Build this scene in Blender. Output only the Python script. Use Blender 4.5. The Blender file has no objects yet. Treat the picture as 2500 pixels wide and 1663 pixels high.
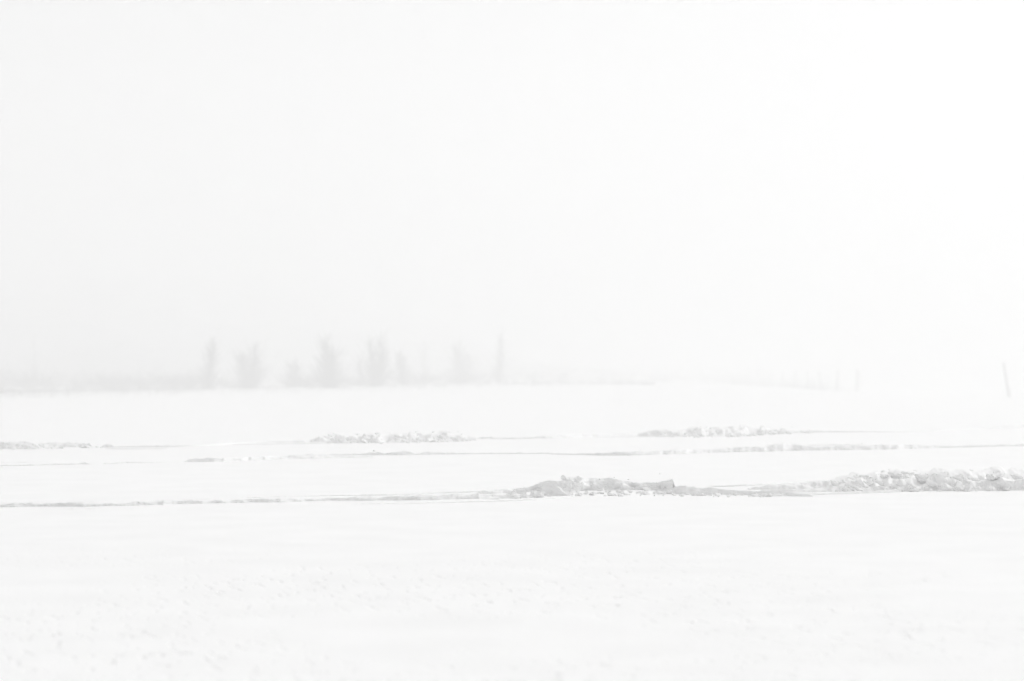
import bpy, bmesh, math, random
import numpy as np
from mathutils import Vector, Matrix

# ------------------------------------------------------------------ scene, camera, sky, sun
scene = bpy.context.scene
C = scene.collection
CAM_H = 0.65            # a camera held low over the snow
F_PX = 5900.0           # focal length in pixels of a 2500 px wide frame
PY_H = 925.0            # row of the horizon in that frame

cam_data = bpy.data.cameras.new("camera")
cam = bpy.data.objects.new("camera", cam_data)
C.objects.link(cam)
cam.location = (0, 0, CAM_H)
cam.rotation_euler = (math.radians(90), 0, 0)
cam_data.sensor_width = 36.0
cam_data.lens = F_PX / 2500 * 36
cam_data.shift_y = (PY_H - 831.5) / 2500
cam_data.clip_start = 0.1
cam_data.clip_end = 5000
cam_data.dof.use_dof = True
cam_data.dof.focus_distance = 15.0
cam_data.dof.aperture_fstop = 3.8
scene.camera = cam

SUN_EL, SUN_AZ = math.radians(34), math.radians(47)     # azimuth: to the side of +Y, towards +X
sun_dir = Vector((math.sin(SUN_AZ) * math.cos(SUN_EL), math.cos(SUN_AZ) * math.cos(SUN_EL), math.sin(SUN_EL)))

world = bpy.data.worlds.new("World")
scene.world = world
world.use_nodes = True
wn, wl = world.node_tree.nodes, world.node_tree.links
wn.clear()
sky = wn.new("ShaderNodeTexSky")
sky.sky_type = 'NISHITA'
sky.sun_disc = False
sky.sun_elevation = SUN_EL
sky.sun_rotation = SUN_AZ
sky.air_density = 1.0
sky.dust_density = 6.0
sky.ozone_density = 1.0
bw = wn.new("ShaderNodeRGBToBW")                 # fog scatters all colours alike: a grey-white sky
mul = wn.new("ShaderNodeMath"); mul.operation = 'MULTIPLY_ADD'
SKY_GAIN, SKY_BASE = 0.22, 1.0
mul.inputs[1].default_value = SKY_GAIN
mul.inputs[2].default_value = SKY_BASE
bg = wn.new("ShaderNodeBackground")
bg.inputs["Strength"].default_value = 0.1
out = wn.new("ShaderNodeOutputWorld")
wl.new(sky.outputs["Color"], bw.inputs["Color"])
wl.new(bw.outputs["Val"], mul.inputs[0])
wl.new(mul.outputs[0], bg.inputs["Color"])
wl.new(bg.outputs[0], out.inputs["Surface"])

sun_data = bpy.data.lights.new("sun", 'SUN')
sun_data.energy = 1.5
sun_data.angle = math.radians(12)
sun_data.color = (1.0, 0.999, 0.996)
sun = bpy.data.objects.new("sun", sun_data)
C.objects.link(sun)
sun.rotation_euler = (-sun_dir).to_track_quat('-Z', 'Y').to_euler()

vs = scene.view_settings
vs.view_transform = 'Standard'
vs.look = 'None'
vs.exposure = 1.34
vs.gamma = 1.0
vs.use_curve_mapping = False

scene.render.engine = 'CYCLES'
scene.cycles.max_bounces = 6
scene.cycles.diffuse_bounces = 4
scene.cycles.volume_bounces = 2
scene.cycles.use_denoising = True
scene.cycles.use_adaptive_sampling = True
scene.cycles.adaptive_threshold = 0.015
scene.cycles.adaptive_min_samples = 16
scene.cycles.sample_clamp_indirect = 0
HAZE_DENSITY = 0.0180

# ------------------------------------------------------------------ helpers
rng = np.random.default_rng(11)
random.seed(11)

def _hash(ix, iy, seed):
    h = (ix.astype(np.int64) * 374761393 + iy.astype(np.int64) * 668265263 + seed * 1274126177) & 0xFFFFFFFF
    h = ((h ^ (h >> 13)) * 1274126177) & 0xFFFFFFFF
    h = (h ^ (h >> 16)) & 0xFFFFFFFF
    return h / 4294967295.0 * 2 - 1

def noise2(x, y, seed=0):
    x = np.asarray(x, float); y = np.asarray(y, float)
    x, y = np.broadcast_arrays(x, y)
    ix, iy = np.floor(x), np.floor(y)
    fx, fy = x - ix, y - iy
    ux, uy = fx * fx * fx * (fx * (fx * 6 - 15) + 10), fy * fy * fy * (fy * (fy * 6 - 15) + 10)
    a = _hash(ix, iy, seed); b = _hash(ix + 1, iy, seed)
    c = _hash(ix, iy + 1, seed); d = _hash(ix + 1, iy + 1, seed)
    return (a * (1 - ux) + b * ux) * (1 - uy) + (c * (1 - ux) + d * ux) * uy

def fbm(x, y, seed=0, octs=4, gain=0.5):
    s, a, f = 0, 1.0, 1.0
    for k in range(octs):
        s = s + a * noise2(x * f + k * 17.3, y * f - k * 9.1, seed + k)
        a *= gain; f *= 2.03
    return s

def sstep(a, b, v):
    t = np.clip((np.asarray(v, float) - a) / (b - a), 0, 1)
    return t * t * (3 - 2 * t)

def ground_z(x, y):
    """Lie of the snow field: nearly flat, a slow swell towards the shrubs."""
    x = np.asarray(x, float); y = np.asarray(y, float)
    xq = x * np.clip(112 / np.maximum(np.abs(y), 112), 0.6, 1) + 1.5 * noise2(y / 40, 0 * y, 19)
    amp = np.interp(xq, [-60, -30, -22, -17, -13, -10.5, -8, -4, 0, 3, 6, 9, 12, 15, 18, 40], [0.0, 0.0, 0.03, 0.10, 0.20, 0.255, 0.30, 0.38, 0.44, 0.455, 0.42, 0.32, 0.18, 0.08, 0.04, 0.0])
    z = amp * sstep(62, 118, y) + 0.06 * sstep(112, 190, y)
    z = z + 0.03 * noise2(x / 31, y / 37, 5) * sstep(35, 70, y)
    return z

def depth_of(py):
    return CAM_H * F_PX / (py - PY_H)

def mesh_from(name, verts, faces, smooth=True):
    me = bpy.data.meshes.new(name)
    verts = np.asarray(verts, np.float32)
    if isinstance(faces, np.ndarray):
        n = len(faces); k = faces.shape[1]
        me.vertices.add(len(verts)); me.vertices.foreach_set("co", verts.ravel())
        me.loops.add(n * k); me.loops.foreach_set("vertex_index", faces.ravel().astype(np.int32))
        me.polygons.add(n); me.polygons.foreach_set("loop_start", np.arange(0, n * k, k, dtype=np.int32))
        me.update(calc_edges=True)
    else:
        me.from_pydata(verts.tolist(), [], faces)
    me.polygons.foreach_set("use_smooth", np.full(len(me.polygons), smooth))
    me.update()
    return me

def grid_faces(nr, nc):
    i = np.arange(nr - 1)[:, None]; j = np.arange(nc - 1)[None, :]
    a = i * nc + j
    return np.stack([a, a + 1, a + nc + 1, a + nc], -1).reshape(-1, 4)

def obj(name, me, mat, parent=None):
    o = bpy.data.objects.new(name, me)
    if mat is not None and not me.materials:
        me.materials.append(mat)
    C.objects.link(o)
    if parent is not None:
        o.parent = parent
    return o

def tag(o, label=None, cat=None, group=None, kind=None):
    for k, v in (("label", label), ("category", cat), ("group", group), ("kind", kind)):
        if v:
            o[k] = v
    return o

def empty(name, loc):
    o = bpy.data.objects.new(name, None)
    C.objects.link(o)
    o.location = loc
    o.empty_display_size = 0.1
    return o

# ------------------------------------------------------------------ materials
def new_mat(name):
    m = bpy.data.materials.new(name)
    m.use_nodes = True
    return m, m.node_tree.nodes, m.node_tree.links, m.node_tree.nodes["Principled BSDF"]

def snow_material(name, scale, dist, specks=False):
    m, n, l, p = new_mat(name)
    p.inputs["Roughness"].default_value = 0.85
    p.inputs["Specular IOR Level"].default_value = 0.15
    tc = n.new("ShaderNodeTexCoord")
    nz = n.new("ShaderNodeTexNoise"); nz.inputs["Scale"].default_value = 3.0; nz.inputs["Detail"].default_value = 4
    cr = n.new("ShaderNodeValToRGB")
    cr.color_ramp.elements[0].position = 0.3; cr.color_ramp.elements[0].color = (0.885, 0.885, 0.885, 1)
    cr.color_ramp.elements[1].position = 0.7; cr.color_ramp.elements[1].color = (0.92, 0.92, 0.92, 1)
    l.new(tc.outputs["Object"], nz.inputs["Vector"]); l.new(nz.outputs["Fac"], cr.inputs["Fac"])
    l.new(cr.outputs["Color"], p.inputs["Base Color"])
    fine = n.new("ShaderNodeTexNoise"); fine.inputs["Scale"].default_value = scale
    fine.inputs["Detail"].default_value = 5; fine.inputs["Roughness"].default_value = 0.6
    l.new(tc.outputs["Object"], fine.inputs["Vector"])
    b = n.new("ShaderNodeBump"); b.inputs["Strength"].default_value = 1.0; b.inputs["Distance"].default_value = dist
    l.new(fine.outputs["Fac"], b.inputs["Height"])
    last = b
    if specks:                       # small wind-cut pits and scales in the crust
        m0 = n.new("ShaderNodeMapping"); m0.inputs["Rotation"].default_value = (0, 0, math.radians(-22))
        l.new(tc.outputs["Object"], m0.inputs["Vector"])
        mp = n.new("ShaderNodeMapping"); mp.inputs["Scale"].default_value = (30.0, 9.0, 14.0)
        l.new(m0.outputs[0], mp.inputs["Vector"])
        s = n.new("ShaderNodeTexNoise"); s.inputs["Scale"].default_value = 1.0; s.inputs["Detail"].default_value = 3
        l.new(mp.outputs[0], s.inputs["Vector"])
        r = n.new("ShaderNodeMapRange"); r.interpolation_type = 'SMOOTHSTEP'
        r.inputs["From Min"].default_value = 0.59; r.inputs["From Max"].default_value = 0.65
        l.new(s.outputs["Fac"], r.inputs["Value"])
        big = n.new("ShaderNodeTexNoise"); big.inputs["Scale"].default_value = 0.9; big.inputs["Detail"].default_value = 2
        l.new(tc.outputs["Object"], big.inputs["Vector"])
        rb = n.new("ShaderNodeMapRange"); rb.interpolation_type = 'SMOOTHSTEP'
        rb.inputs["From Min"].default_value = 0.34; rb.inputs["From Max"].default_value = 0.62
        l.new(big.outputs["Fac"], rb.inputs["Value"])
        sep = n.new("ShaderNodeSeparateXYZ"); l.new(tc.outputs["Object"], sep.inputs[0])
        ry = n.new("ShaderNodeMapRange"); ry.interpolation_type = 'SMOOTHSTEP'
        ry.inputs["From Min"].default_value = 10.0; ry.inputs["From Max"].default_value = 7.6
        l.new(sep.outputs["Y"], ry.inputs["Value"])
        mm = n.new("ShaderNodeMath"); mm.operation = 'MULTIPLY'
        l.new(r.outputs[0], mm.inputs[0]); l.new(rb.outputs[0], mm.inputs[1])
        m2 = n.new("ShaderNodeMath"); m2.operation = 'MULTIPLY'
        l.new(mm.outputs[0], m2.inputs[0]); l.new(ry.outputs[0], m2.inputs[1])
        b2 = n.new("ShaderNodeBump"); b2.inputs["Strength"].default_value = 1.0; b2.inputs["Distance"].default_value = 0.0036
        b2.invert = True
        l.new(m2.outputs[0], b2.inputs["Height"]); l.new(b.outputs[0], b2.inputs["Normal"])
        last = b2
    l.new(last.outputs[0], p.inputs["Normal"])
    return m

def plain_material(name, c0, c1, scale, rough=0.9):
    m, n, l, p = new_mat(name)
    p.inputs["Roughness"].default_value = rough
    p.inputs["Specular IOR Level"].default_value = 0.2
    tc = n.new("ShaderNodeTexCoord")
    nz = n.new("ShaderNodeTexNoise"); nz.inputs["Scale"].default_value = scale; nz.inputs["Detail"].default_value = 4
    cr = n.new("ShaderNodeValToRGB")
    cr.color_ramp.elements[0].position = 0.35; cr.color_ramp.elements[0].color = (*c0, 1)
    cr.color_ramp.elements[1].position = 0.65; cr.color_ramp.elements[1].color = (*c1, 1)
    l.new(tc.outputs["Object"], nz.inputs["Vector"]); l.new(nz.outputs["Fac"], cr.inputs["Fac"])
    l.new(cr.outputs["Color"], p.inputs["Base Color"])
    return m

M_FIELD = snow_material("field_snow", 40, 0.0006, specks=True)
M_BROKEN = snow_material("broken_snow", 38, 0.0016)
M_BARK = plain_material("bare_bark", (0.045, 0.04, 0.037), (0.10, 0.093, 0.088), 6)
M_TWIG = plain_material("twig", (0.05, 0.046, 0.043), (0.12, 0.115, 0.11), 3)
M_RIME = plain_material("rimed_wood", (0.58, 0.575, 0.57), (0.76, 0.76, 0.76), 9)
M_WOOD = plain_material("far_woodland", (0.05, 0.05, 0.05), (0.16, 0.16, 0.16), 0.3)

# ------------------------------------------------------------------ snow field
def axis(parts):
    v = []
    for a, b, n in parts:
        v.append(np.linspace(a, b, n, endpoint=False))
    return np.unique(np.concatenate(v))

def spread(a, b, n):
    return np.geomspace(a, b, n)

xs = np.concatenate([-spread(3.6, 1300, 70)[::-1], np.arange(-3.58, 3.6, 0.02), spread(3.6, 1300, 70)])
ys = np.concatenate([-spread(2.0, 1300, 40)[::-1], np.linspace(-1.8, 4.4, 30), np.arange(4.5, 15, 0.02),
                     np.linspace(15, 36, 240), spread(36.3, 1300, 130)])
GX, GY = np.meshgrid(xs, ys)
GZ = ground_z(GX, GY)
near = sstep(16, 9, GY) * sstep(2, 4.5, GY)
wx, wy = GX * math.cos(0.35) + GY * math.sin(0.35), -GX * math.sin(0.35) + GY * math.cos(0.35)
rough = sstep(-0.15, 0.5, noise2(GX * 0.8, GY * 0.9, 71))
GZ = GZ + near * rough * 0.0012 * fbm(wx * 5, wy * 2.5, 31, 3)
GZ = GZ + 0.006 * noise2(GX / 1.7, GY / 2.3, 3) * sstep(60, 25, np.abs(GY))
field = obj("snow_ground", mesh_from("snow_ground", np.stack([GX, GY, GZ], -1).reshape(-1, 3), grid_faces(len(ys), len(xs))), M_FIELD)
tag(field, "smooth white snow field under fog", kind="structure")

# ------------------------------------------------------------------ far wooded hill
def build_hill():
    ax = np.linspace(-190, 90, 260); ay = np.linspace(0, 1, 60)
    X, T = np.meshgrid(ax, ay)
    Y = 168 + 230 * T + 10 * noise2(X / 40, T * 2, 8)
    crest = 22 * sstep(26, -46, X) * (0.85 + 0.15 * noise2(X / 45, 0 * X, 21)) * sstep(-190, -120, X)
    Z = -0.6 + crest * T ** 0.55 + (0.9 * fbm(X / 3.1, Y / 5.0, 77, 3)) * sstep(0, 2.0, crest)
    Z[0, :] = -0.9
    o = obj("hill", mesh_from("hill", np.stack([X, Y, Z], -1).reshape(-1, 3), grid_faces(60, 260)), M_WOOD)
    tag(o, "low wooded hill almost lost in the fog", kind="structure")
build_hill()

# ------------------------------------------------------------------ snow ridges: a cut face turned to the camera, a lip, a long back slope
def interp_pts(pts, px):
    p = np.array(pts, float)
    return [np.interp(px, p[:, 0], p[:, k]) for k in range(1, p.shape[1])]

def ridge_mesh(pts, name="ridge", lean=0.5, back=5.0, backmin=0.12, rough=1.0, seed=0, jag=1.0, nprof=9, step_px=1.9, fade=14, hold_top=False):
    """pts: (column, row of the upper edge, row of the foot); the foot's row gives its distance on the ground."""
    x0, x1 = pts[0][0], pts[-1][0]
    n = max(24, int((x1 - x0) / step_px))
    px = np.linspace(x0, x1, n)
    yt, yb = interp_pts(pts, px)
    H0 = yb - yt
    k = min(len(px) // 2 * 2 - 1, int(2 * (45 if hold_top else 100) / step_px) | 1)    # the foot runs on in smooth curves over the ground
    w = np.hanning(k + 2)[1:-1]; w /= w.sum()
    yb = np.convolve(np.pad(yb, k // 2, mode='reflect', reflect_type='odd'), w, mode='valid')[:len(px)]
    yt = yt if hold_top else yb - H0
    d = depth_of(yb)
    X = (px - 1250) / F_PX * d
    g = ground_z(X, d)
    unit = d / F_PX                                             # metres for one frame pixel
    H = np.maximum(yb - yt, 0.2) * unit
    s = np.cumsum(np.r_[0, np.hypot(np.diff(X), np.diff(d))])   # length along the ridge
    q = s / np.median(unit)                                     # the same in frame pixels
    ends = sstep(0, fade, px - x0) * sstep(0, fade, x1 - px)
    H = H * ends * (1 + jag * 0.16 * fbm(q / 34, 0 * q, seed + 1, 3)) + jag * unit * 0.9 * fbm(q / 7, 0 * q + 3, seed + 2, 3) * ends
    thin = np.clip(1.3 - H / unit / 5.0, 0, 1)                  # low lips come and go along the track
    H = H * (1 - thin * 0.3 * sstep(0.15, 0.55, fbm(q / 70, 0 * q + 11, seed + 4, 3)))
    H = np.maximum(H, 0.0002)
    L = np.maximum(backmin, back * H)
    off = unit * 5 * fbm(q / 40, 0 * q, seed + 3, 3) * np.clip(H / unit / 8, 0.2, 1.5)   # plan wobble of the foot
    us = np.linspace(0, 1, nprof)
    rows = []
    rows.append(np.stack([X, d + off - 0.01, g - 0.02], -1))
    for u in us:                                                # the face
        bulge = 0.25 * math.sin(math.pi * u)
        y = d + off + H * (lean * u ** 1.4 - 0.12 * bulge)
        z = g + H * u
        amp = rough * unit * 2.6 * math.sin(math.pi * min(u * 0.9 + 0.1, 1)) * np.clip(H / unit / 9, 0.05, 1.4)
        up = (u * H) / unit
        nn = fbm(q / 24 + up / 40, up / 13 - q / 60, seed + 5, 4, 0.45) + 0.6 * np.abs(fbm(q / 34, up / 16 + 8, seed + 6, 2)) - 0.3
        tilt = lean / math.hypot(1, lean)
        rows.append(np.stack([X, y - amp * nn * 1.7 * (1 - 0.6 * tilt), z + amp * nn * 1.3 * tilt * math.sin(math.pi * u)], -1))
    for v in (0.03, 0.08, 0.16, 0.28, 0.42, 0.58, 0.76, 0.9, 1.0):     # lip and back slope
        y = d + off + H * lean + L * v
        prof = (1 - v) ** 1.6
        z = g + H * prof + H * 0.07 * math.sin(math.pi * min(v * 6, 1))
        z = z + rough * unit * 1.3 * fbm(q / 20, y / unit / 60, seed + 9, 3) * np.clip(H / unit / 9, 0.05, 1.3) * (1 - v)
        if v == 1.0:
            z = g - 0.012
        rows.append(np.stack([X, y, z], -1))
    V = np.stack(rows, 0)
    return mesh_from(name, V.reshape(-1, 3), grid_faces(V.shape[0], V.shape[1]))

near_track = tag(empty("snow_track", (0, 13, 0)), "near vehicle track cut across the snow", kind="structure")
mid_track = tag(empty("snow_track", (0, 21, 0)), "middle vehicle track cut across the snow", kind="structure")
far_track = tag(empty("snow_track", (0, 26, 0)), "far vehicle track cut across the snow", kind="structure")

def child_mesh(name, me, mat, parent):
    o = obj(name, me, mat, parent)
    o.matrix_parent_inverse = Matrix.Translation(-parent.location)
    return o

SEED = [100]
def ridge(parent, pts, **kw):
    SEED[0] += 13
    return child_mesh("ridge", ridge_mesh(pts, seed=SEED[0], **kw), M_BROKEN, parent)

# near track, far lip (a thin line)
ridge(near_track, [(-90, 1227, 1229), (10, 1226.6, 1228.4), (130, 1226, 1228), (290, 1226, 1228), (400, 1222, 1225), (500, 1218, 1221),
                   (600, 1215, 1218), (700, 1212, 1215), (800, 1209.5, 1212), (970, 1207, 1209.5), (1050, 1202.5, 1204.5), (1170, 1198, 1201),
                   (1250, 1194, 1198)], jag=0.6, backmin=0.5)
# near track, rut wall
ridge(near_track, [(-90, 1230, 1240), (0, 1230.5, 1240), (70, 1230, 1240.5), (115, 1230, 1238), (150, 1229, 1240.5), (200, 1230, 1240), (240, 1231, 1239),
                   (330, 1228, 1237.5), (400, 1225, 1234.5), (470, 1223.5, 1232.5), (500, 1224, 1231.5), (540, 1221, 1230.5), (600, 1220, 1229), (680, 1218, 1229),
                   (700, 1219, 1228), (780, 1217, 1224), (850, 1215, 1224), (960, 1212, 1222), (1050, 1208, 1221), (1120, 1207, 1219), (1180, 1208, 1217),
                   (1235, 1208, 1215)], lean=0.5, rough=1.5)
# near track, near edge (a thin line)
ridge(near_track, [(-90, 1246, 1248), (20, 1246, 1247.6), (130, 1243.6, 1246), (300, 1241.6, 1244), (420, 1239.6, 1242), (560, 1235.8, 1238), (700, 1233, 1235),
                   (900, 1229.8, 1232), (1040, 1227.6, 1230), (1150, 1224, 1227), (1300, 1219, 1222), (1400, 1212, 1214)], jag=0.7, backmin=0.3)
# between the two heaps
ridge(near_track, [(1640, 1188, 1205), (1660, 1184, 1205), (1695, 1184, 1205), (1702, 1190, 1206), (1780, 1195, 1206), (1830, 1198, 1207), (1880, 1202, 1209), (1930, 1205, 1210), (1985, 1208, 1211)], lean=0.6)
ridge(near_track, [(1740, 1186.4, 1188), (1790, 1185.4, 1188), (1850, 1182, 1186), (1950, 1176, 1179), (2030, 1171.6, 1174), (2090, 1168, 1171)], jag=0.5, backmin=0.4)
ridge(near_track, [(1830, 1190, 1194), (1870, 1185, 1194), (1930, 1179, 1194), (1955, 1183, 1193), (1960, 1180, 1192), (2030, 1177, 1191), (2080, 1174, 1192)], lean=1.1)
ridge(near_track, [(1850, 1196, 1201), (1930, 1196, 1202), (2000, 1193, 1200), (2020, 1188, 1199), (2060, 1187, 1199), (2120, 1190, 1198)], lean=0.9)
ridge(near_track, [(1840, 1206, 1211), (1930, 1205, 1210), (2000, 1203, 1207), (2100, 1200, 1203.5), (2200, 1196, 1200)], lean=0.8, backmin=0.25)

# middle track
ridge(mid_track, [(-120, 1130, 1132), (0, 1130, 1131.6), (70, 1128, 1129.6), (130, 1129, 1130)], jag=0.5, backmin=0.4)
ridge(mid_track, [(-120, 1137, 1140), (0, 1136, 1139), (90, 1134, 1138), (170, 1131, 1136), (188, 1132, 1135.6), (205, 1129, 1136), (222, 1133, 1135), (240, 1133, 1134.5),
                  (300, 1128, 1133), (340, 1128, 1132), (410, 1129, 1131), (450, 1125, 1128), (462, 1121, 1130), (500, 1120, 1130), (560, 1118, 1128), (590, 1118, 1126), (596, 1118, 1127),
                  (630, 1114, 1124), (680, 1114, 1122), (740, 1113, 1121), (800, 1111, 1118), (860, 1113, 1117), (920, 1113, 1115)], lean=0.5)
ridge(mid_track, [(700, 1111, 1113), (760, 1109.5, 1112), (840, 1107.6, 1110), (880, 1108, 1110), (905, 1103, 1110), (922, 1102, 1110), (935, 1108, 1110.5), (952, 1106, 1111), (985, 1103, 1110.5), (1005, 1105, 1110),
                  (1012, 1107, 1110), (1028, 1107, 1110), (1045, 1103, 1109.5), (1075, 1104, 1109), (1110, 1105, 1109), (1170, 1106, 1108), (1300, 1106, 1107.6), (1360, 1106.4, 1107.6)], jag=1.2)
ridge(mid_track, [(1340, 1107, 1108.6), (1400, 1107, 1110), (1470, 1106, 1112), (1520, 1104, 1113), (1600, 1101, 1111), (1700, 1096, 1107), (1800, 1093, 1104), (1868, 1090, 1103),
                  (1878, 1086, 1103), (1892, 1083, 1102), (1915, 1083, 1101.6), (1950, 1087, 1101), (1990, 1091, 1100.5), (2050, 1090, 1100), (2100, 1087, 1099), (2180, 1085, 1098), (2240, 1086, 1095), (2320, 1088, 1093), (2400, 1086, 1092), (2500, 1084, 1089.5), (2620, 1082, 1087)], lean=0.55, jag=0.7, rough=0.8)
ridge(mid_track, [(1965, 1086.6, 1088), (2040, 1085.6, 1087.6), (2110, 1084, 1086)], jag=0.5)

# far track
ridge(far_track, [(-120, 1082, 1092), (0, 1081, 1091), (60, 1081, 1090), (110, 1083, 1090), (140, 1081, 1090), (165, 1080, 1090), (200, 1081, 1092), (232, 1090, 1093)], jag=1.6, rough=1.4)
ridge(far_track, [(-120, 1088, 1098), (0, 1090, 1098), (50, 1089, 1097), (90, 1090, 1098), (100, 1094, 1096), (130, 1090, 1096), (160, 1091, 1095)], jag=2.2, rough=1.5)
ridge(far_track, [(240, 1090, 1093), (252, 1086, 1094), (272, 1085, 1093), (278, 1090, 1093), (310, 1088.6, 1092), (400, 1088, 1092), (470, 1087, 1091), (530, 1084, 1088), (600, 1079, 1083), (700, 1076.5, 1080), (750, 1074, 1079)], jag=0.6)
ridge(far_track, [(250, 1095, 1096.4), (330, 1095.4, 1097), (410, 1094.4, 1095.6)], jag=0.3)
ridge(far_track, [(560, 1084.6, 1085.6), (650, 1083.6, 1085), (740, 1080.4, 1083), (800, 1078, 1081.6)], jag=0.4)
ridge(far_track, [(1160, 1068, 1073), (1230, 1067.4, 1072), (1280, 1069, 1072), (1310, 1066.6, 1072.6), (1360, 1064, 1071), (1405, 1059.5, 1069), (1460, 1059.5, 1066), (1520, 1058, 1064), (1570, 1058, 1062)], jag=1.0)
ridge(far_track, [(1210, 1073.6, 1074.6), (1290, 1073.8, 1075)], jag=0.3)
ridge(far_track, [(1440, 1067.6, 1068.6), (1540, 1065, 1066.6), (1640, 1063.6, 1065.4)], jag=0.3)
ridge(far_track, [(1960, 1050, 1057), (2020, 1052, 1056.4), (2100, 1053, 1056), (2200, 1054, 1056), (2300, 1050, 1052.6), (2400, 1044, 1048), (2470, 1038, 1046), (2500, 1036, 1045), (2620, 1030, 1040)], jag=0.5, rough=0.6)

# ------------------------------------------------------------------ broken-snow clods
def clod_mesh(seed, sx, sy, sz, pts=11, cuts=2, amp=0.10):
    r = random.Random(seed)
    bm = bmesh.new()
    for _ in range(pts):
        v = Vector([r.uniform(-1, 1) for _ in range(3)])
        v /= max(abs(c) for c in v) ** 0.75 * (1 + 0.25 * (v.length - 1))
        bm.verts.new((v.x * sx, v.y * sy, v.z * sz))
    res = bmesh.ops.convex_hull(bm, input=bm.verts)
    loose = [g for g in res["geom_interior"] if isinstance(g, bmesh.types.BMVert)]
    bmesh.ops.delete(bm, geom=loose, context='VERTS')
    bmesh.ops.subdivide_edges(bm, edges=bm.edges[:], cuts=cuts, smooth=0.08, use_grid_fill=True)
    bm.normal_update()
    co = np.array([v.co for v in bm.verts])
    nz = fbm(co[:, 0] * 3.4 + co[:, 2] * 2.2 + seed, co[:, 1] * 3.1 - co[:, 2] * 2.5, seed, 4, 0.7)
    for v, k in zip(bm.verts, nz):
        v.co += v.normal * float(k) * amp
    bmesh.ops.triangulate(bm, faces=bm.faces[:])
    me = bpy.data.meshes.new("snow_clod")
    bm.to_mesh(me); bm.free()
    me.polygons.foreach_set("use_smooth", np.full(len(me.polygons), True))
    me.set_sharp_from_angle(angle=math.radians(38))
    me.materials.append(M_BROKEN)
    return me

SLABS = [clod_mesh(200 + k, 1.0, 0.6, 0.36 + 0.06 * (k % 3), 13, 3, 0.12) for k in range(12)]
LUMPS = [clod_mesh(300 + k, 1.0, 0.8, 0.62, 13, 3, 0.15) for k in range(12)]
CRUMBS = [clod_mesh(400 + k, 1.0, 0.8, 0.55, 9, 1, 0.08) for k in range(5)]

def clod(parent, px, py_mid, py_foot, half_w, kind="lump", tilt=0.0, r=random, flat=1.0):
    """A lump whose middle shows at (px, py_mid), standing over the ground at the distance of row py_foot."""
    d = depth_of(py_foot)
    unit = d / F_PX
    x = (px - 1250) * unit
    z = float(ground_z(x, d)) + (py_foot - py_mid) * unit
    me = r.choice({"slab": SLABS, "lump": LUMPS, "crumb": CRUMBS}[kind])
    o = bpy.data.objects.new("snow_clod", me)
    C.objects.link(o)
    s = half_w * unit * (0.6 if half_w > 14 else 0.82)
    o.parent = parent
    loc = Vector((x, d, z))
    if parent is not None:
        loc = loc - parent.location
    o.location = loc
    o.rotation_euler = (r.uniform(0.1, 0.75) if kind == 'slab' else r.uniform(-0.4, 0.7), tilt + r.uniform(-0.25, 0.25), r.uniform(-0.7, 0.7) + (math.pi if kind != 'slab' and r.random() < 0.5 else 0))
    o.scale = (s, s * r.uniform(0.8, 1.2), s * r.uniform(0.75, 1.15) * flat)
    return o

def heap(label, px, py):
    d = depth_of(py)
    return tag(empty("snow_heap", ((px - 1250) / F_PX * d, d, 0)), label, "snow heap", "heaps of broken snow along the tracks")

def core(parent, pts, **kw):
    SEED[0] += 13
    return child_mesh("snow_bank", ridge_mesh(pts, seed=SEED[0], **kw), M_BROKEN, parent)

def rubble(parent, pts, n, smin, smax, seed, kinds=("slab", "lump"), tilt=0.25, flat=0.8, slope=1.8):
    """Clods strewn over the band given by (column, upper row, lower row)."""
    r = random.Random(seed)
    p = np.array(pts, float)
    for _ in range(n):
        px = r.uniform(p[0, 0], p[-1, 0])
        a, b = (float(np.interp(px, p[:, 0], p[:, k])) for k in (1, 2))
        t = r.random()
        foot = b - (b - a) * slope * (b - PY_H) / F_PX * t
        mid = b + (a - b) * t
        w = smin * 0.7 + (smax * 1.25 - smin * 0.7) * r.random() ** 2.2
        clod(parent, px, min(mid, foot - w * 0.15), foot, w, r.choice(kinds), tilt * r.uniform(0.2, 1.2), r, flat)

def strew(parent, pts, n, smin, smax, seed, kinds=("slab", "lump"), tilt=0.2, flat=0.8):
    """Clods lying on the trodden floor of the rut: their feet fill the ground between two rows."""
    r = random.Random(seed)
    p = np.array(pts, float)
    for _ in range(n):
        px = r.uniform(p[0, 0], p[-1, 0])
        a, b = (float(np.interp(px, p[:, 0], p[:, k])) for k in (1, 2))
        foot = r.uniform(a, b)
        w = smin + (smax - smin) * r.random() ** 2.0
        clod(parent, px, foot - w * r.uniform(0.05, 0.3), foot, w, r.choice(kinds), tilt * r.uniform(-0.6, 1.4), r, flat)

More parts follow.
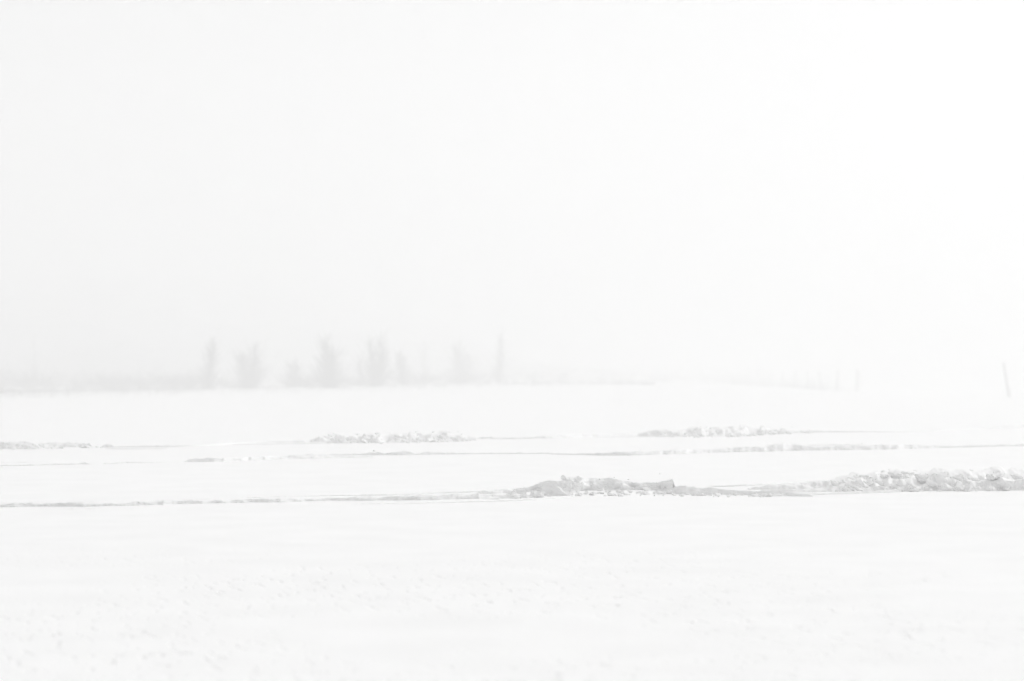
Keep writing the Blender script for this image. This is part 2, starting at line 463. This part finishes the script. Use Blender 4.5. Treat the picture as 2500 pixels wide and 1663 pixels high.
# near heap with the tall grey cut face
h1 = heap("tallest heap of broken snow, grey cut face, on the near track", 1420, 1210)
core(h1, [(1165, 1200, 1205), (1230, 1196, 1203.5), (1270, 1192, 1201), (1290, 1190, 1200), (1318, 1181, 1199), (1335, 1175, 1200), (1352, 1172.5, 1201), (1368, 1173, 1201), (1380, 1169, 1200), (1400, 1167, 1199),
          (1430, 1167, 1197), (1455, 1166, 1196), (1463, 1169, 1196), (1490, 1170, 1196), (1520, 1174, 1195), (1560, 1179, 1195), (1575, 1180, 1195), (1600, 1178, 1195), (1630, 1175.5, 1197), (1644, 1174, 1198), (1648, 1188, 1199), (1668, 1196, 1200)],
     lean=0.35, rough=2.4, jag=0.7, nprof=22, fade=4, back=3.5, hold_top=True)
core(h1, [(1316, 1199, 1207), (1332, 1183, 1208), (1345, 1176, 1209), (1358, 1177, 1210), (1368, 1190, 1211), (1380, 1202, 1211), (1396, 1207, 1211)], lean=0.6, rough=1.8, jag=0.25, nprof=20, fade=8, back=1.5, backmin=0.03, hold_top=True)
core(h1, [(1180, 1213, 1219), (1240, 1208, 1216), (1262, 1204, 1216), (1290, 1208, 1216), (1330, 1210, 1215)], lean=0.8, rough=1.6, jag=0.8, nprof=12)
clod(h1, 1376, 1167, 1199, 15, "lump", -0.5)
clod(h1, 1391, 1175, 1200, 13, "lump", 0.4)
clod(h1, 1412, 1171, 1198.5, 17, "slab", 0.2)
clod(h1, 1408, 1184, 1200.5, 24, "slab", 0.5)
clod(h1, 1407, 1194, 1203, 9, "lump", 0.1)
clod(h1, 1247, 1206, 1212, 22, "slab", -0.3)
clod(h1, 1272, 1202, 1210, 26, "slab", 0.35)
clod(h1, 1312, 1208, 1215, 30, "slab", -0.15)
rubble(h1, [(1355, 1166, 1199), (1400, 1168, 1198), (1450, 1168, 1196), (1500, 1172, 1196)], 16, 6, 14, 21, ("lump", "slab"), 0.3, 0.9, 0.3)
strew(h1, [(1375, 1201, 1212), (1450, 1198, 1212), (1550, 1197, 1211.5), (1600, 1196, 1211.5), (1650, 1202, 1212)], 72, 4, 13, 1)
strew(h1, [(1200, 1207, 1220), (1270, 1206, 1219), (1350, 1209, 1216)], 26, 4, 14, 22)
strew(h1, [(1640, 1204, 1212), (1720, 1207, 1213), (1880, 1209, 1212.5)], 34, 4, 12, 2)
strew(h1, [(1360, 1170, 1180), (1500, 1172, 1180), (1640, 1176, 1186)], 8, 2.5, 4.5, 3, ("crumb",))

# near heap at the edge of the frame
h2 = heap("broad heap of tumbled snow slabs at the end of the near track", 2300, 1199)
core(h2, [(2020, 1180, 1198), (2060, 1171, 1199), (2090, 1163, 1199), (2130, 1157, 1198), (2180, 1155, 1198), (2250, 1155, 1197), (2330, 1153, 1196), (2400, 1152, 1195), (2440, 1149, 1194), (2500, 1149, 1193), (2580, 1152, 1192), (2680, 1165, 1191), (2740, 1180, 1190)],
     lean=2.9, rough=1.5, jag=0.6, nprof=28, back=3)
core(h2, [(2330, 1180, 1197.5), (2370, 1178, 1197), (2440, 1168, 1196), (2480, 1170, 1195.5), (2560, 1172, 1195), (2680, 1180, 1194)], lean=2.0, rough=2.4, jag=1.0, nprof=16)
for (cx, cy, cw, kd, tl) in [(2228, 1183, 36, "slab", -0.2), (2190, 1160, 24, "lump", 0.3), (2150, 1178, 24, "slab", 0.75), (2178, 1186, 16, "lump", 0.2), (2105, 1163, 22, "slab", 0.05), (2080, 1169, 22, "slab", 0.2),
                             (2085, 1186, 34, "slab", 0.3), (2120, 1182, 26, "lump", 0.2), (2250, 1163, 34, "slab", 0.25), (2290, 1172, 36, "slab", 0.3), (2300, 1158, 28, "slab", 0.1), (2275, 1178, 28, "slab", 0.5),
                             (2340, 1188, 22, "slab", 0.25), (2365, 1187, 14, "lump", 0.2), (2420, 1190, 22, "slab", 0.3), (2455, 1178, 34, "slab", 0.45), (2310, 1185, 26, "slab", 0.35), (2220, 1166, 20, "lump", 0.1), (2380, 1168, 30, "slab", 0.1),
                             (2430, 1160, 34, "slab", -0.1), (2480, 1162, 30, "slab", 0.1), (2160, 1162, 18, "slab", 0.3), (2205, 1174, 16, "lump", 0.2), (2340, 1164, 24, "slab", 0.3), (2540, 1175, 34, "slab", 0.2), (2600, 1180, 30, "lump", 0.2)]:
    clod(h2, cx, cy + 2, 1199 - (1199 - cy) * 0.118, cw, kd, tl * 0.8, random, 0.75)
rubble(h2, [(2040, 1192, 1202), (2180, 1190, 1199), (2300, 1188, 1199), (2420, 1184, 1197), (2560, 1184, 1196)], 44, 4, 12, 4, ("slab", "lump"), 0.25, 0.8)
rubble(h2, [(2070, 1160, 1198), (2200, 1154, 1198), (2400, 1152, 1196), (2600, 1156, 1195)], 60, 5, 17, 14, ("slab", "lump"), 0.3, 0.7, 2.6)
rubble(h2, [(2060, 1158, 1174), (2130, 1152, 1162), (2260, 1149, 1158), (2400, 1147, 1156), (2560, 1150, 1160)], 34, 3, 9, 5, ("slab", "crumb"))

rubble(h2, [(2030, 1180, 1199), (2090, 1164, 1199), (2200, 1156, 1199)], 26, 6, 20, 15, ("slab", "lump"), 0.35, 0.75, 2.5)

rubble(h2, [(2060, 1162, 1199), (2150, 1154, 1199), (2300, 1152, 1198), (2500, 1150, 1196)], 60, 3, 9, 25, ("crumb", "slab", "lump"), 0.3, 0.8, 2.4)
strew(h2, [(2040, 1196, 1202), (2180, 1195, 1200), (2300, 1194, 1200), (2420, 1191, 1198), (2560, 1189, 1197)], 34, 4, 12, 24)

# far track heap, the longer one
h3 = heap("long low heap of crumbled snow on the far track", 950, 1080)
core(h3, [(740, 1078, 1082), (765, 1071, 1082), (778, 1066, 1082), (790, 1068, 1081.5), (805, 1072, 1081), (820, 1064, 1081), (850, 1063, 1080.5), (900, 1063, 1080), (950, 1060, 1079.5), (990, 1059, 1079), (1040, 1061, 1078.5), (1070, 1057, 1078), (1085, 1053, 1078), (1110, 1058, 1077.5), (1140, 1066, 1077), (1165, 1071, 1076)],
     lean=2.2, rough=2.4, jag=0.7, nprof=18, fade=6, back=3)
rubble(h3, [(800, 1068, 1082), (900, 1066, 1081), (1000, 1064, 1080), (1100, 1062, 1079), (1150, 1070, 1077)], 70, 4, 14, 6, ("slab", "slab", "lump"), 0.35, 0.8)
rubble(h3, [(760, 1074, 1081), (810, 1060, 1070), (950, 1056, 1064), (1090, 1052, 1062), (1130, 1058, 1070)], 24, 3, 9, 7, ("slab", "crumb"))

strew(h3, [(790, 1079, 1083), (900, 1078, 1083), (1000, 1077, 1082), (1100, 1076, 1080)], 34, 3, 8, 16)

h4 = heap("pale heap of snow slabs with a pointed top on the far track", 1750, 1064)
core(h4, [(1555, 1060, 1064), (1580, 1056, 1065), (1610, 1051, 1065), (1640, 1053, 1065), (1662, 1054, 1065), (1680, 1047, 1065), (1700, 1041, 1065), (1712, 1042, 1064.5), (1730, 1048, 1064), (1770, 1046, 1064), (1830, 1043, 1063), (1870, 1046, 1061), (1900, 1050, 1059), (1960, 1052, 1057), (2010, 1054, 1056.5)],
     lean=2.3, rough=2.2, jag=0.6, nprof=18, fade=6, back=3)
rubble(h4, [(1600, 1054, 1067), (1700, 1052, 1067), (1800, 1050, 1066), (1900, 1050, 1060), (1990, 1052, 1058)], 56, 4, 14, 8, ("slab", "slab", "lump"), 0.35, 0.75)
rubble(h4, [(1600, 1050, 1058), (1700, 1040, 1050), (1830, 1040, 1048), (1930, 1048, 1054)], 22, 3, 9, 9, ("slab", "crumb"))

strew(h4, [(1640, 1063, 1068), (1720, 1063, 1068.5), (1800, 1062, 1067), (1900, 1057, 1061)], 32, 3, 8, 17)

h5 = heap("small crumbled heap of snow at the near end of the far track", 60, 1096)
rubble(h5, [(-80, 1082, 1099), (60, 1082, 1099), (140, 1084, 1096), (200, 1088, 1094), (250, 1091, 1094)], 52, 4, 12, 10, ("slab", "slab", "lump"), 0.3, 0.75)
core(h5, [(-100, 1084, 1094), (0, 1084, 1094), (100, 1084, 1093), (190, 1083, 1092), (230, 1090, 1093)], lean=2.0, rough=2.2, jag=0.8, nprof=14)

# loose clods lying alone
LOOSE = [(1500, 1166, 5, "small dark-edged snow clod lying just behind the tall cut-faced heap"),
         (1534, 1171, 5, "thin snow flake behind the low end of the tall cut-faced heap"),
         (1611, 1158, 4, "upright snow splinter standing alone beyond the tall cut-faced heap"),
         (1563, 1100, 4, "tiny snow clod on the middle track below the pale pointed heap"),
         (2104, 1083, 4, "lone snow crumb beside the middle track, towards the foggy edge"),
         (1934, 1042, 4, "lone snow crumb behind the pale pointed heap"),
         (2405, 1147, 9, "flat snow chip lying behind the broad heap of slabs"),
         (2170, 1148, 5, "small snow chip behind the start of the broad heap"),
         (1120, 1055, 6, "snow chip tossed behind the long low heap"),
         (912, 1101, 7, "rounded snow clod on the middle track below the long low heap"),
         (635, 1116, 5, "pointed snow crumb on the rim of the middle track"),
         (716, 1505, 5, "snow crumb alone in the smooth foreground")]
for px, py, w, lab in LOOSE:
    w *= 0.7
    o = clod(None, px, py - w * 0.05, py + w * 0.2, w, "crumb", 0.1, random, 0.8)
    tag(o, lab, "snow clod", "loose snow clods")

# ------------------------------------------------------------------ shrubs and trees, fence posts
def tubes(name, segs, sides):
    """One mesh of tapered tubes; segs: rows of (start xyz, end xyz, start radius, end radius)."""
    S = np.array(segs, float)
    a, b, ra, rb = S[:, 0:3], S[:, 3:6], S[:, 6:7], S[:, 7:8]
    t = b - a
    t = t / (np.linalg.norm(t, axis=1, keepdims=True) + 1e-9)
    u = np.cross(t, np.array((0.3, 0.9, 0.1))); u /= np.linalg.norm(u, axis=1, keepdims=True) + 1e-9
    v = np.cross(t, u)
    rings = []
    for p, r in ((a, ra), (b, rb)):
        for k in range(sides):
            an = 2 * math.pi * k / sides
            rings.append(p + r * (math.cos(an) * u + math.sin(an) * v))
    V = np.stack(rings, 1).reshape(-1, 3)
    f = np.array([(k, (k + 1) % sides, sides + (k + 1) % sides, sides + k) for k in range(sides)])
    Fc = (np.arange(len(S))[:, None, None] * 2 * sides + f[None]).reshape(-1, 4)
    return mesh_from(name, V, Fc)

def woody(name, px, d, py_top, half_px, stems, twigs, label, group, lean=0.0, core_w=0.35, seed=0, trunk_r=0.03, cat="tree", base=0.12, dens=1.0):
    r = random.Random(seed)
    x = (px - 1250) / F_PX * d
    gz = float(ground_z(x, d))
    H = CAM_H + (PY_H - py_top) / F_PX * d - gz
    R = 0.88 * half_px / F_PX * d
    root = tag(empty(name, (x, d, gz)), label, cat, group)
    W = []
    for s in range(stems):
        a0 = r.uniform(0, 2 * math.pi)
        out_ = R * core_w * (0.15 + 0.85 * r.random())
        rb = base * R * math.sqrt(r.random())
        bx, by = rb * math.cos(a0), rb * math.sin(a0)
        hs = H * r.uniform(0.6, 1.0) if s else H
        rad = 0.7 * trunk_r * r.uniform(0.5, 1.0)
        T = []
        nseg = 6
        path = [np.array((bx, by, -0.12))]
        for k in range(1, nseg + 1):
            t = k / nseg
            q = np.array((bx + out_ * math.cos(a0) * t ** 1.3 + lean * R * t + r.uniform(-.05, .05) * R,
                          by + out_ * math.sin(a0) * t ** 1.3 + r.uniform(-.05, .05) * R, hs * t))
            T.append((*path[-1], *q, rad * (1.14 - t), rad * (1.02 - t)))
            path.append(q)
        obj("trunk" if s == 0 else "stem", tubes("stem", T, 5), M_BARK, root)
        for k in range(int(1.25 * twigs / stems)):
            t = r.random() ** 1.35 * 0.97
            i = min(int(t * nseg), nseg - 1); f = t * nseg - i
            b = path[i] * (1 - f) + path[i + 1] * f
            an = r.uniform(0, 2 * math.pi)
            reach = R * abs(r.gauss(0, 0.75)) * (1.15 - 0.65 * t)
            up = hs * r.uniform(0.04, 0.26) + 0.4 * reach
            e = b + np.array((math.cos(an) * reach, math.sin(an) * reach, up))
            m = b * 0.45 + e * 0.55 + np.array((math.cos(an), math.sin(an), -0.6)) * reach * 0.14
            W.append((*b, *m, 0.005, 0.0035)); W.append((*m, *e, 0.0035, 0.002))
            for _ in range(2):
                g = r.uniform(0.3, 1); c = b * (1 - g) + e * g
                an2 = an + r.uniform(-1.3, 1.3)
                l2 = up * r.uniform(0.2, 0.6)
                W.append((*c, *(c + np.array((math.cos(an2) * l2 * 0.7, math.sin(an2) * l2 * 0.7, l2))), 0.0035, 0.002))
    obj("crown", tubes("crown", W, 3), M_TWIG, root)
    return root

G1 = "bare trees in the fog"
woody("bare_tree", 505, 104, 830, 30, 4, 420, "slim bare tree with a leaning tip, first tall one beside the hedge", G1, 0.45, 0.3, 1, 0.04)
woody("bare_tree", 608, 105, 850, 42, 7, 800, "wide bushy bare tree between the slim leaning tree and the dark one", G1, -0.1, 0.6, 2, 0.035, "tree", 0.3)
woody("bare_tree", 708, 112, 884, 36, 6, 330, "small low bare shrub beside the darkest tree", G1, 0, 0.7, 3, 0.025, "tree", 0.4)
woody("bare_tree", 800, 102, 836, 42, 7, 900, "darkest and thickest bare tree in the fog", G1, -0.25, 0.5, 4, 0.04, "tree", 0.3)
woody("bare_tree", 880, 118, 868, 20, 3, 160, "thin sapling close in front of the tall dark tree", G1, 0, 0.4, 5, 0.025)
woody("bare_tree", 918, 106, 828, 40, 7, 800, "tall dark bare tree next to the thin sapling", G1, 0.15, 0.5, 6, 0.04, "tree", 0.3)
woody("bare_tree", 982, 114, 866, 26, 4, 330, "short narrow bare tree after the tall dark pair", G1, -0.2, 0.5, 7, 0.03)
woody("bare_tree", 1036, 150, 840, 30, 4, 300, "very faint tall bare tree, palest of the row", G1, 0, 0.5, 8, 0.03)
woody("bare_tree", 1130, 128, 842, 40, 7, 700, "round-crowned bare tree standing apart near the middle", G1, 0.1, 0.5, 9, 0.03, "tree", 0.3)
woody("bare_tree", 1216, 128, 818, 22, 4, 330, "thin leaning tree, last of the row before open fog", G1, 0.6, 0.35, 10, 0.04)
woody("bare_tree", 85, 140, 836, 12, 1, 90, "single thin pole-like tree rising from the hedge", G1, 0, 0.2, 11, 0.03)
G2 = "low shrubs along the field edge"
for k, (px, d, top, hw, tw, lab) in enumerate([
        (20, 114, 918, 75, 480, "low shrub at the outer end of the hedge"), (150, 112, 926, 75, 460, "low dense shrub beside the thin pole-like tree"),
        (285, 112, 924, 65, 480, "low rounded shrub in the middle of the hedge"), (375, 110, 928, 60, 440, "low shrub in the hedge before its tallest bump"),
        (440, 108, 922, 55, 440, "low shrub at the foot of the slim leaning tree"), (560, 110, 934, 60, 240, "thin low scrub between the slim and the bushy tree"),
        (740, 108, 924, 55, 340, "low shrub at the foot of the darkest tree"), (860, 110, 928, 55, 320, "low scrub between the two dark trees"),
        (1010, 118, 922, 60, 300, "low scrub under the palest tall tree"), (1080, 122, 920, 50, 240, "low scrub beside the round-crowned tree"),
        (1180, 126, 916, 50, 240, "low scrub between the last two trees"), (1300, 136, 908, 80, 240, "faint wide shrub beyond the last tree"),
        (1505, 150, 898, 40, 200, "lone faint shrub in the open fog"), (1640, 155, 915, 60, 170, "faint shrub at the far end of the fence"),
        (1750, 155, 914, 60, 190, "faint shrub behind the farthest fence posts")]):
    woody("low_shrub", px, d, top, hw, 9, tw, lab, G2, 0, 0.5, 40 + k, 0.015, "shrub", 1.1)
# taller thicket further back: many stems that read as one mass
G3 = "tall thicket behind the hedge"
for k, (px, top, hw) in enumerate([(-60, 858, 70), (20, 862, 60), (95, 848, 60), (165, 852, 60), (235, 858, 60), (300, 858, 60), (365, 870, 55), (425, 885, 50)]):
    lab = ["outermost tall pale thicket tree cut by the picture edge", "pale thicket tree beside the outermost one", "highest pale thicket tree, behind the pole-like tree", "pale thicket tree just past the pole-like tree",
           "pale thicket tree over the middle of the hedge", "pale thicket tree past the middle of the hedge", "shorter pale thicket tree near the thicket's end", "shortest pale thicket tree next to the slim leaning tree"][k]
    woody("thicket_tree", px, 158, top, hw, 9, 650, lab, G3, 0, 0.6, 70 + k, 0.025, "tree", 0.9)

def fence_post(px, d, h_px, w_px, lab, lean=0.0, seed=0):
    x = (px - 1250) / F_PX * d
    gz = float(ground_z(x, d))
    h, w = h_px / F_PX * d, w_px / F_PX * d / 2
    r = random.Random(seed)
    rows = []
    n = 9
    for k, t in enumerate((-0.15, 0, 0.2, 0.4, 0.6, 0.8, 0.95, 1.0, 1.015)):
        rr = w * (1.08 - 0.12 * t) * (0.55 if k == 8 else 1) * r.uniform(0.95, 1.05)
        rows.append([(lean * h * t + rr * math.cos(2 * math.pi * j / n), rr * math.sin(2 * math.pi * j / n), h * t) for j in range(n)])
    V = [p for row in rows for p in row]
    Fc = [(i * n + j, i * n + (j + 1) % n, (i + 1) * n + (j + 1) % n, (i + 1) * n + j) for i in range(8) for j in range(n)]
    Fc.append(tuple(8 * n + j for j in range(n)))
    root = empty("fence_post", (x, d, gz))
    obj("post", mesh_from("post", V, Fc), M_RIME, root)
    # a cap of snow on the sawn top
    cap = [(lean * h + w * 1.15 * math.cos(2 * math.pi * j / n) * s, w * 1.15 * math.sin(2 * math.pi * j / n) * s, h * 1.0 + dz) for s, dz in ((0.9, 0.0), (1.05, 0.02), (0.8, 0.05), (0.3, 0.065)) for j in range(n)]
    cf = [(i * n + j, i * n + (j + 1) % n, (i + 1) * n + (j + 1) % n, (i + 1) * n + j) for i in range(3) for j in range(n)]
    cf.append(tuple(3 * n + j for j in range(n)))
    obj("snow_cap", mesh_from("snow_cap", cap, cf), M_BROKEN, root)
    return tag(root, lab, "fence post", "posts of the field fence")

POSTS = [(2464, 84, 83, 9, "nearest fence post, tall and leaning, alone by the picture edge", -0.16),
         (2093, 109, 52, 8, "second nearest fence post, upright, after the wide gap", 0.02), (2045, 116, 49, 8, "third fence post counted from the nearest", 0.0),
         (2004, 122, 43, 8, "fourth fence post counted from the nearest, leaning slightly", -0.1), (1971, 127.6, 42, 6, "fifth fence post counted from the nearest, thin and pale", 0.0),
         (1941, 133, 41, 8, "sixth fence post counted from the nearest", 0.0), (1910, 139.5, 38, 7, "seventh fence post counted from the nearest", 0.03),
         (1882, 145.6, 37, 7, "eighth fence post counted from the nearest", 0.0), (1853, 152.6, 36, 8, "ninth fence post counted from the nearest", 0.0),
         (1828, 160, 34, 8, "farthest visible fence post, almost lost in fog", 0.0)]
for k, (px, d, hp, wp, lab, ln) in enumerate(POSTS):
    fence_post(px, d, hp, wp, lab, ln, 90 + k)

# dry grass and weeds along the fence line
def fence_weeds():
    r = random.Random(5)
    W = []
    for _ in range(900):
        d = 112 + 60 * r.random() ** 0.8
        x = 15.6 + r.gauss(0, 0.5)
        g = float(ground_z(x, d))
        h = r.uniform(0.15, 0.75) * (0.7 + 0.5 * math.sin(d * 0.9) ** 2)
        W.append((x, d, g - 0.02, x + r.gauss(0, 0.12), d + r.gauss(0, 0.12), g + h, 0.005, 0.002))
    o = obj("weeds", tubes("weeds", W, 3), M_TWIG)
    tag(o, "dry weeds standing along the fence line", "weeds", kind="stuff")
fence_weeds()

def hedge_grass():
    r = random.Random(6)
    W = []
    for _ in range(5200):
        px = -120 + 1720 * r.random() ** 1.5
        d = 111 - 36 * min(0.95, abs(r.gauss(0, 0.42))) * max(0.3, 1.0 - 0.55 * px / 1250)
        x = (px - 1250) / F_PX * d
        g = float(ground_z(x, d))
        h = r.uniform(0.05, 0.26)
        W.append((x, d, g - 0.02, x + r.gauss(0, 0.06), d + r.gauss(0, 0.06), g + h, 0.005, 0.002))
    o = obj("dry_grass", tubes("dry_grass", W, 3), M_TWIG)
    tag(o, "thin dry grass poking through snow before the hedge", "grass", kind="stuff")
hedge_grass()

# ------------------------------------------------------------------ fog
def build_haze():
    bm = bmesh.new()
    bmesh.ops.create_cube(bm, size=1.0)
    me = bpy.data.meshes.new("haze")
    bm.to_mesh(me); bm.free()
    m = bpy.data.materials.new("fog")
    m.use_nodes = True
    n, l = m.node_tree.nodes, m.node_tree.links
    n.clear()
    pv = n.new("ShaderNodeVolumePrincipled")
    pv.inputs["Color"].default_value = (0.98, 0.98, 0.98, 1)
    pv.inputs["Density"].default_value = HAZE_DENSITY
    pv.inputs["Anisotropy"].default_value = 0.24
    mo = n.new("ShaderNodeOutputMaterial")
    l.new(pv.outputs[0], mo.inputs["Volume"])
    o = obj("haze", me, m)
    o.scale = (2800, 2800, 26)
    o.location = (0, 0, 11.0)
    tag(o, "dense white winter fog over the field", kind="stuff")
build_haze()
